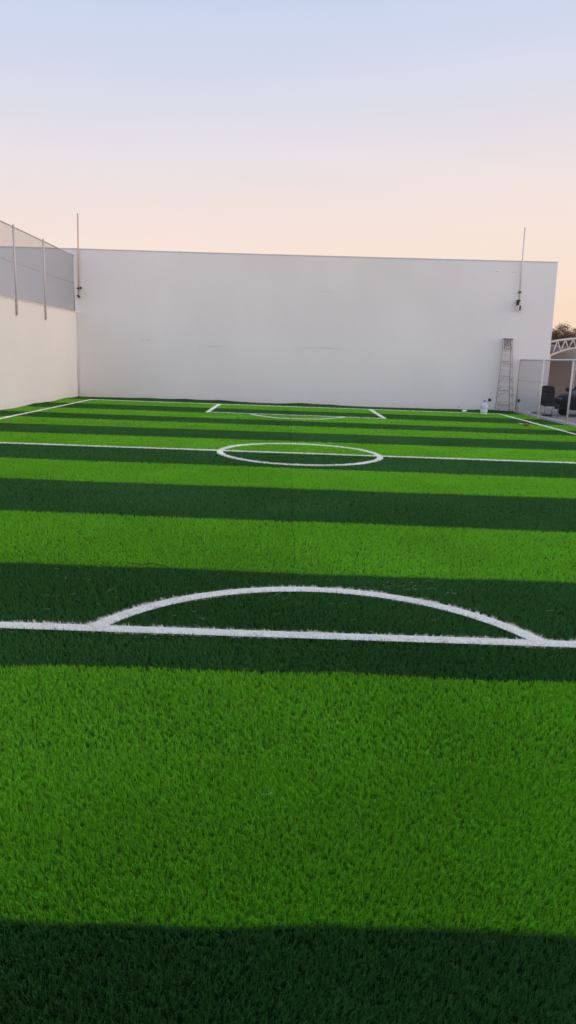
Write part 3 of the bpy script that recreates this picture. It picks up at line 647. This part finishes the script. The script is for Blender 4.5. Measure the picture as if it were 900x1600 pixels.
# ------------------------------------------------------------ carport with bowed truss, and the house wall behind it
CY = 40.0
M_st = mat('cream_painted_steel', (.66, .58, .50), .6, .3, noise=.08, nscale=6); M_cloth = mat('tan_shade_fabric', (.34, .26, .20), .9, .05, noise=.08, nscale=3)
cp = thing('carport', 'cream steel carport with bowed truss and tan shade roof behind the wall end', 'carport', (18, CY, 0))
P = lambda px, py: at(px, py, 'y', CY)
cx = P(917, 540).x; e0 = P(858.5, 545).x; hs = cx-e0
zt0 = P(859, 534.8).z; zt1 = P(900, 529.2).z; zb0 = P(858.5, 557).z; zb1 = P(899, 543.6).z
def arcz(x, z0, z1s, xs_):   # parabola through the end and the sampled point
    t = ((x-cx)/hs)**2; ts = ((xs_-cx)/hs)**2; apex = (z1s-z0*ts)/(1-ts); return apex+(z0-apex)*t
TT = lambda x: arcz(x, zt0, zt1, P(900, 529).x); BB = lambda x: arcz(x, zb0, zb1, P(899, 543).x)
xs2 = [cx-hs+2*hs*k/24 for k in range(25)]
MB().tube([(x, CY, TT(x)) for x in xs2], .06, 8).build('top_chord', M_st, cp, smooth=True)
MB().tube([(x, CY, BB(x)) for x in xs2], .055, 8).build('bottom_chord', M_st, cp, smooth=True)
tops = [P(q, 531).x for q in (871.3, 883.4, 895.5)]; bots = [P(q, 548).x for q in (863.4, 876, 888, 899)]
st_ = tops[1]-tops[0]; k_ = tops[-1]+st_
while k_ < cx+hs-.2: tops.append(k_); k_ += st_
k_ = bots[-1]+st_
while k_ < cx+hs: bots.append(k_); k_ += st_
seq = []
for i in range(max(len(tops), len(bots))):
    if i < len(bots): seq.append((bots[i], 'b'))
    if i < len(tops): seq.append((tops[i], 't'))
mb = MB()
for (xa, ka), (xb, kb) in zip(seq, seq[1:]):
    mb.tube([(xa, CY, (BB if ka == 'b' else TT)(xa)), (xb, CY, (BB if kb == 'b' else TT)(xb))], .035, 6)
mb.build('truss_web', M_st, cp, smooth=True)
DEP = 6.5; v = []; f = []
for j in range(5):
    for x in xs2: v.append((x, CY+.05+DEP*j/4, TT(x)-.03-.07*math.sin(math.pi*j/4)*0-.02*j))
for j in range(4):
    for i in range(24): a_ = j*25+i; f.append((a_, a_+1, a_+26, a_+25))
mb = MB().add(v, f); mb.add([(x, y, z+.01) for x, y, z in v], [tuple(reversed(q)) for q in f]); mb.build('shade_roof', M_cloth, cp, fix=False)
for yy in (CY, CY+DEP):
    for xx in (cx-hs+.05, cx+hs): MB().tube([(xx, yy, 0), (xx, yy, zb0+.1)], .07, 10).build('column', M_st, cp, smooth=True)
    if yy > CY: MB().tube([(x, yy, TT(x)-.16) for x in xs2], .05, 8).build('rear_chord', M_st, cp, smooth=True)
mb = MB(); v = []; f = []
for x in (cx-hs, cx-hs+.01):
    v += [(x, CY+.06, zb0-.05), (x, CY+.06, TT(x)-.06), (x, CY+DEP, TT(x)-.2), (x, CY+DEP, zb0-.05)]
MB().add(v, [(0, 1, 2, 3), (7, 6, 5, 4), (0, 4, 5, 1), (1, 5, 6, 2), (2, 6, 7, 3), (3, 7, 4, 0)]).build('side_valance', M_cloth, cp)
hw_ = thing('rear_wall', 'dull beige plastered wall behind the carport', 'wall', (20, 47.2, 0))
M_bw = wallmat('beige_plaster', (.34, .30, .26), .06)
RW = CAMH+(zt0-CAMH)*47/CY-.14
MB().box((8, 47, -.05), (34, 47.3, RW-.08)).build('wall_panel', M_bw, hw_)
MB().box((7.98, 46.98, RW-.079), (34.02, 47.32, RW)).build('coping', M_cop, hw_)
# pale column just right of the low fence's second post
q = at(902.5, 664, 'z', .02); co = thing('support_column', 'pale cream column standing beside the black car at the frame edge', 'column', (q.x, q.y, .02))
MB().box((q.x-.06, q.y-.06, .02), (q.x+.06, q.y+.06, .62)).build('shaft', M_st, co, bevel=.008); MB().box((q.x-.09, q.y-.09, .018), (q.x+.09, q.y+.09, .05)).build('base_plate', M_st, co)

# ------------------------------------------------------------ tree beyond
def tree(x, y, h, cr0, label):
    t = thing('tree', label, 'tree', (x, y, 0))
    tr = MB(); base = Vector((x, y, -.03)); fork = Vector((x+.1, y, h*.38)); tr.tube([base, (x+.03, y, h*.2), fork], [.22, .17, .14], 10)
    tips = []
    for k in range(11):
        a = 2*math.pi*k/11+random.uniform(-.3, .3); rr = cr0*random.uniform(.45, .95); zz = h*random.uniform(.55, .93)
        e = Vector((x+rr*math.cos(a), y+rr*math.sin(a)*.9, zz)); mid = fork.lerp(e, .5)+Vector((0, 0, h*.07)); tr.tube([fork, mid, e], [.08, .05, .015], 6); tips.append(e); tips.append(mid.lerp(e, .5))
    tips.append(Vector((x, y, h*.95)))
    tr.build('trunk', mat('bark', (.12, .09, .06), .9, .1, noise=.3, nscale=12), t, smooth=True)
    V = []; F = []
    clumps = []
    for e in tips:
        for _ in range(12): clumps.append((e+Vector((random.gauss(0, .45), random.gauss(0, .45), random.gauss(.05, .35))), random.uniform(.12, .42)))
    for c, r in clumps:
        for _ in range(int(150*r/.3)):
            p = c+Vector((random.gauss(0, 1), random.gauss(0, 1), random.gauss(0, .8)))*r*.55
            s = random.uniform(.035, .075); a = Vector((random.gauss(0, 1), random.gauss(0, 1), random.gauss(0, 1))).normalized(); b = a.orthogonal().normalized()
            n = len(V); V += [p-a*s, p+b*s*.5, p+a*s, p-b*s*.5]; F.append((n, n+1, n+2, n+3))
    mb = MB(); mb.add(V, F); mb.build('crown', mat('olive_leaves', (.20, .145, .075), .7, .15, noise=.45, nscale=1.4), t, fix=False)
tc_ = at(902, 506, 'y', 56); tree(tc_.x+.7, 56, tc_.z-.15, 2.5, 'olive brown bushy tree rising above the carport behind the wall end')
tc2 = at(985, 512, 'y', 60)
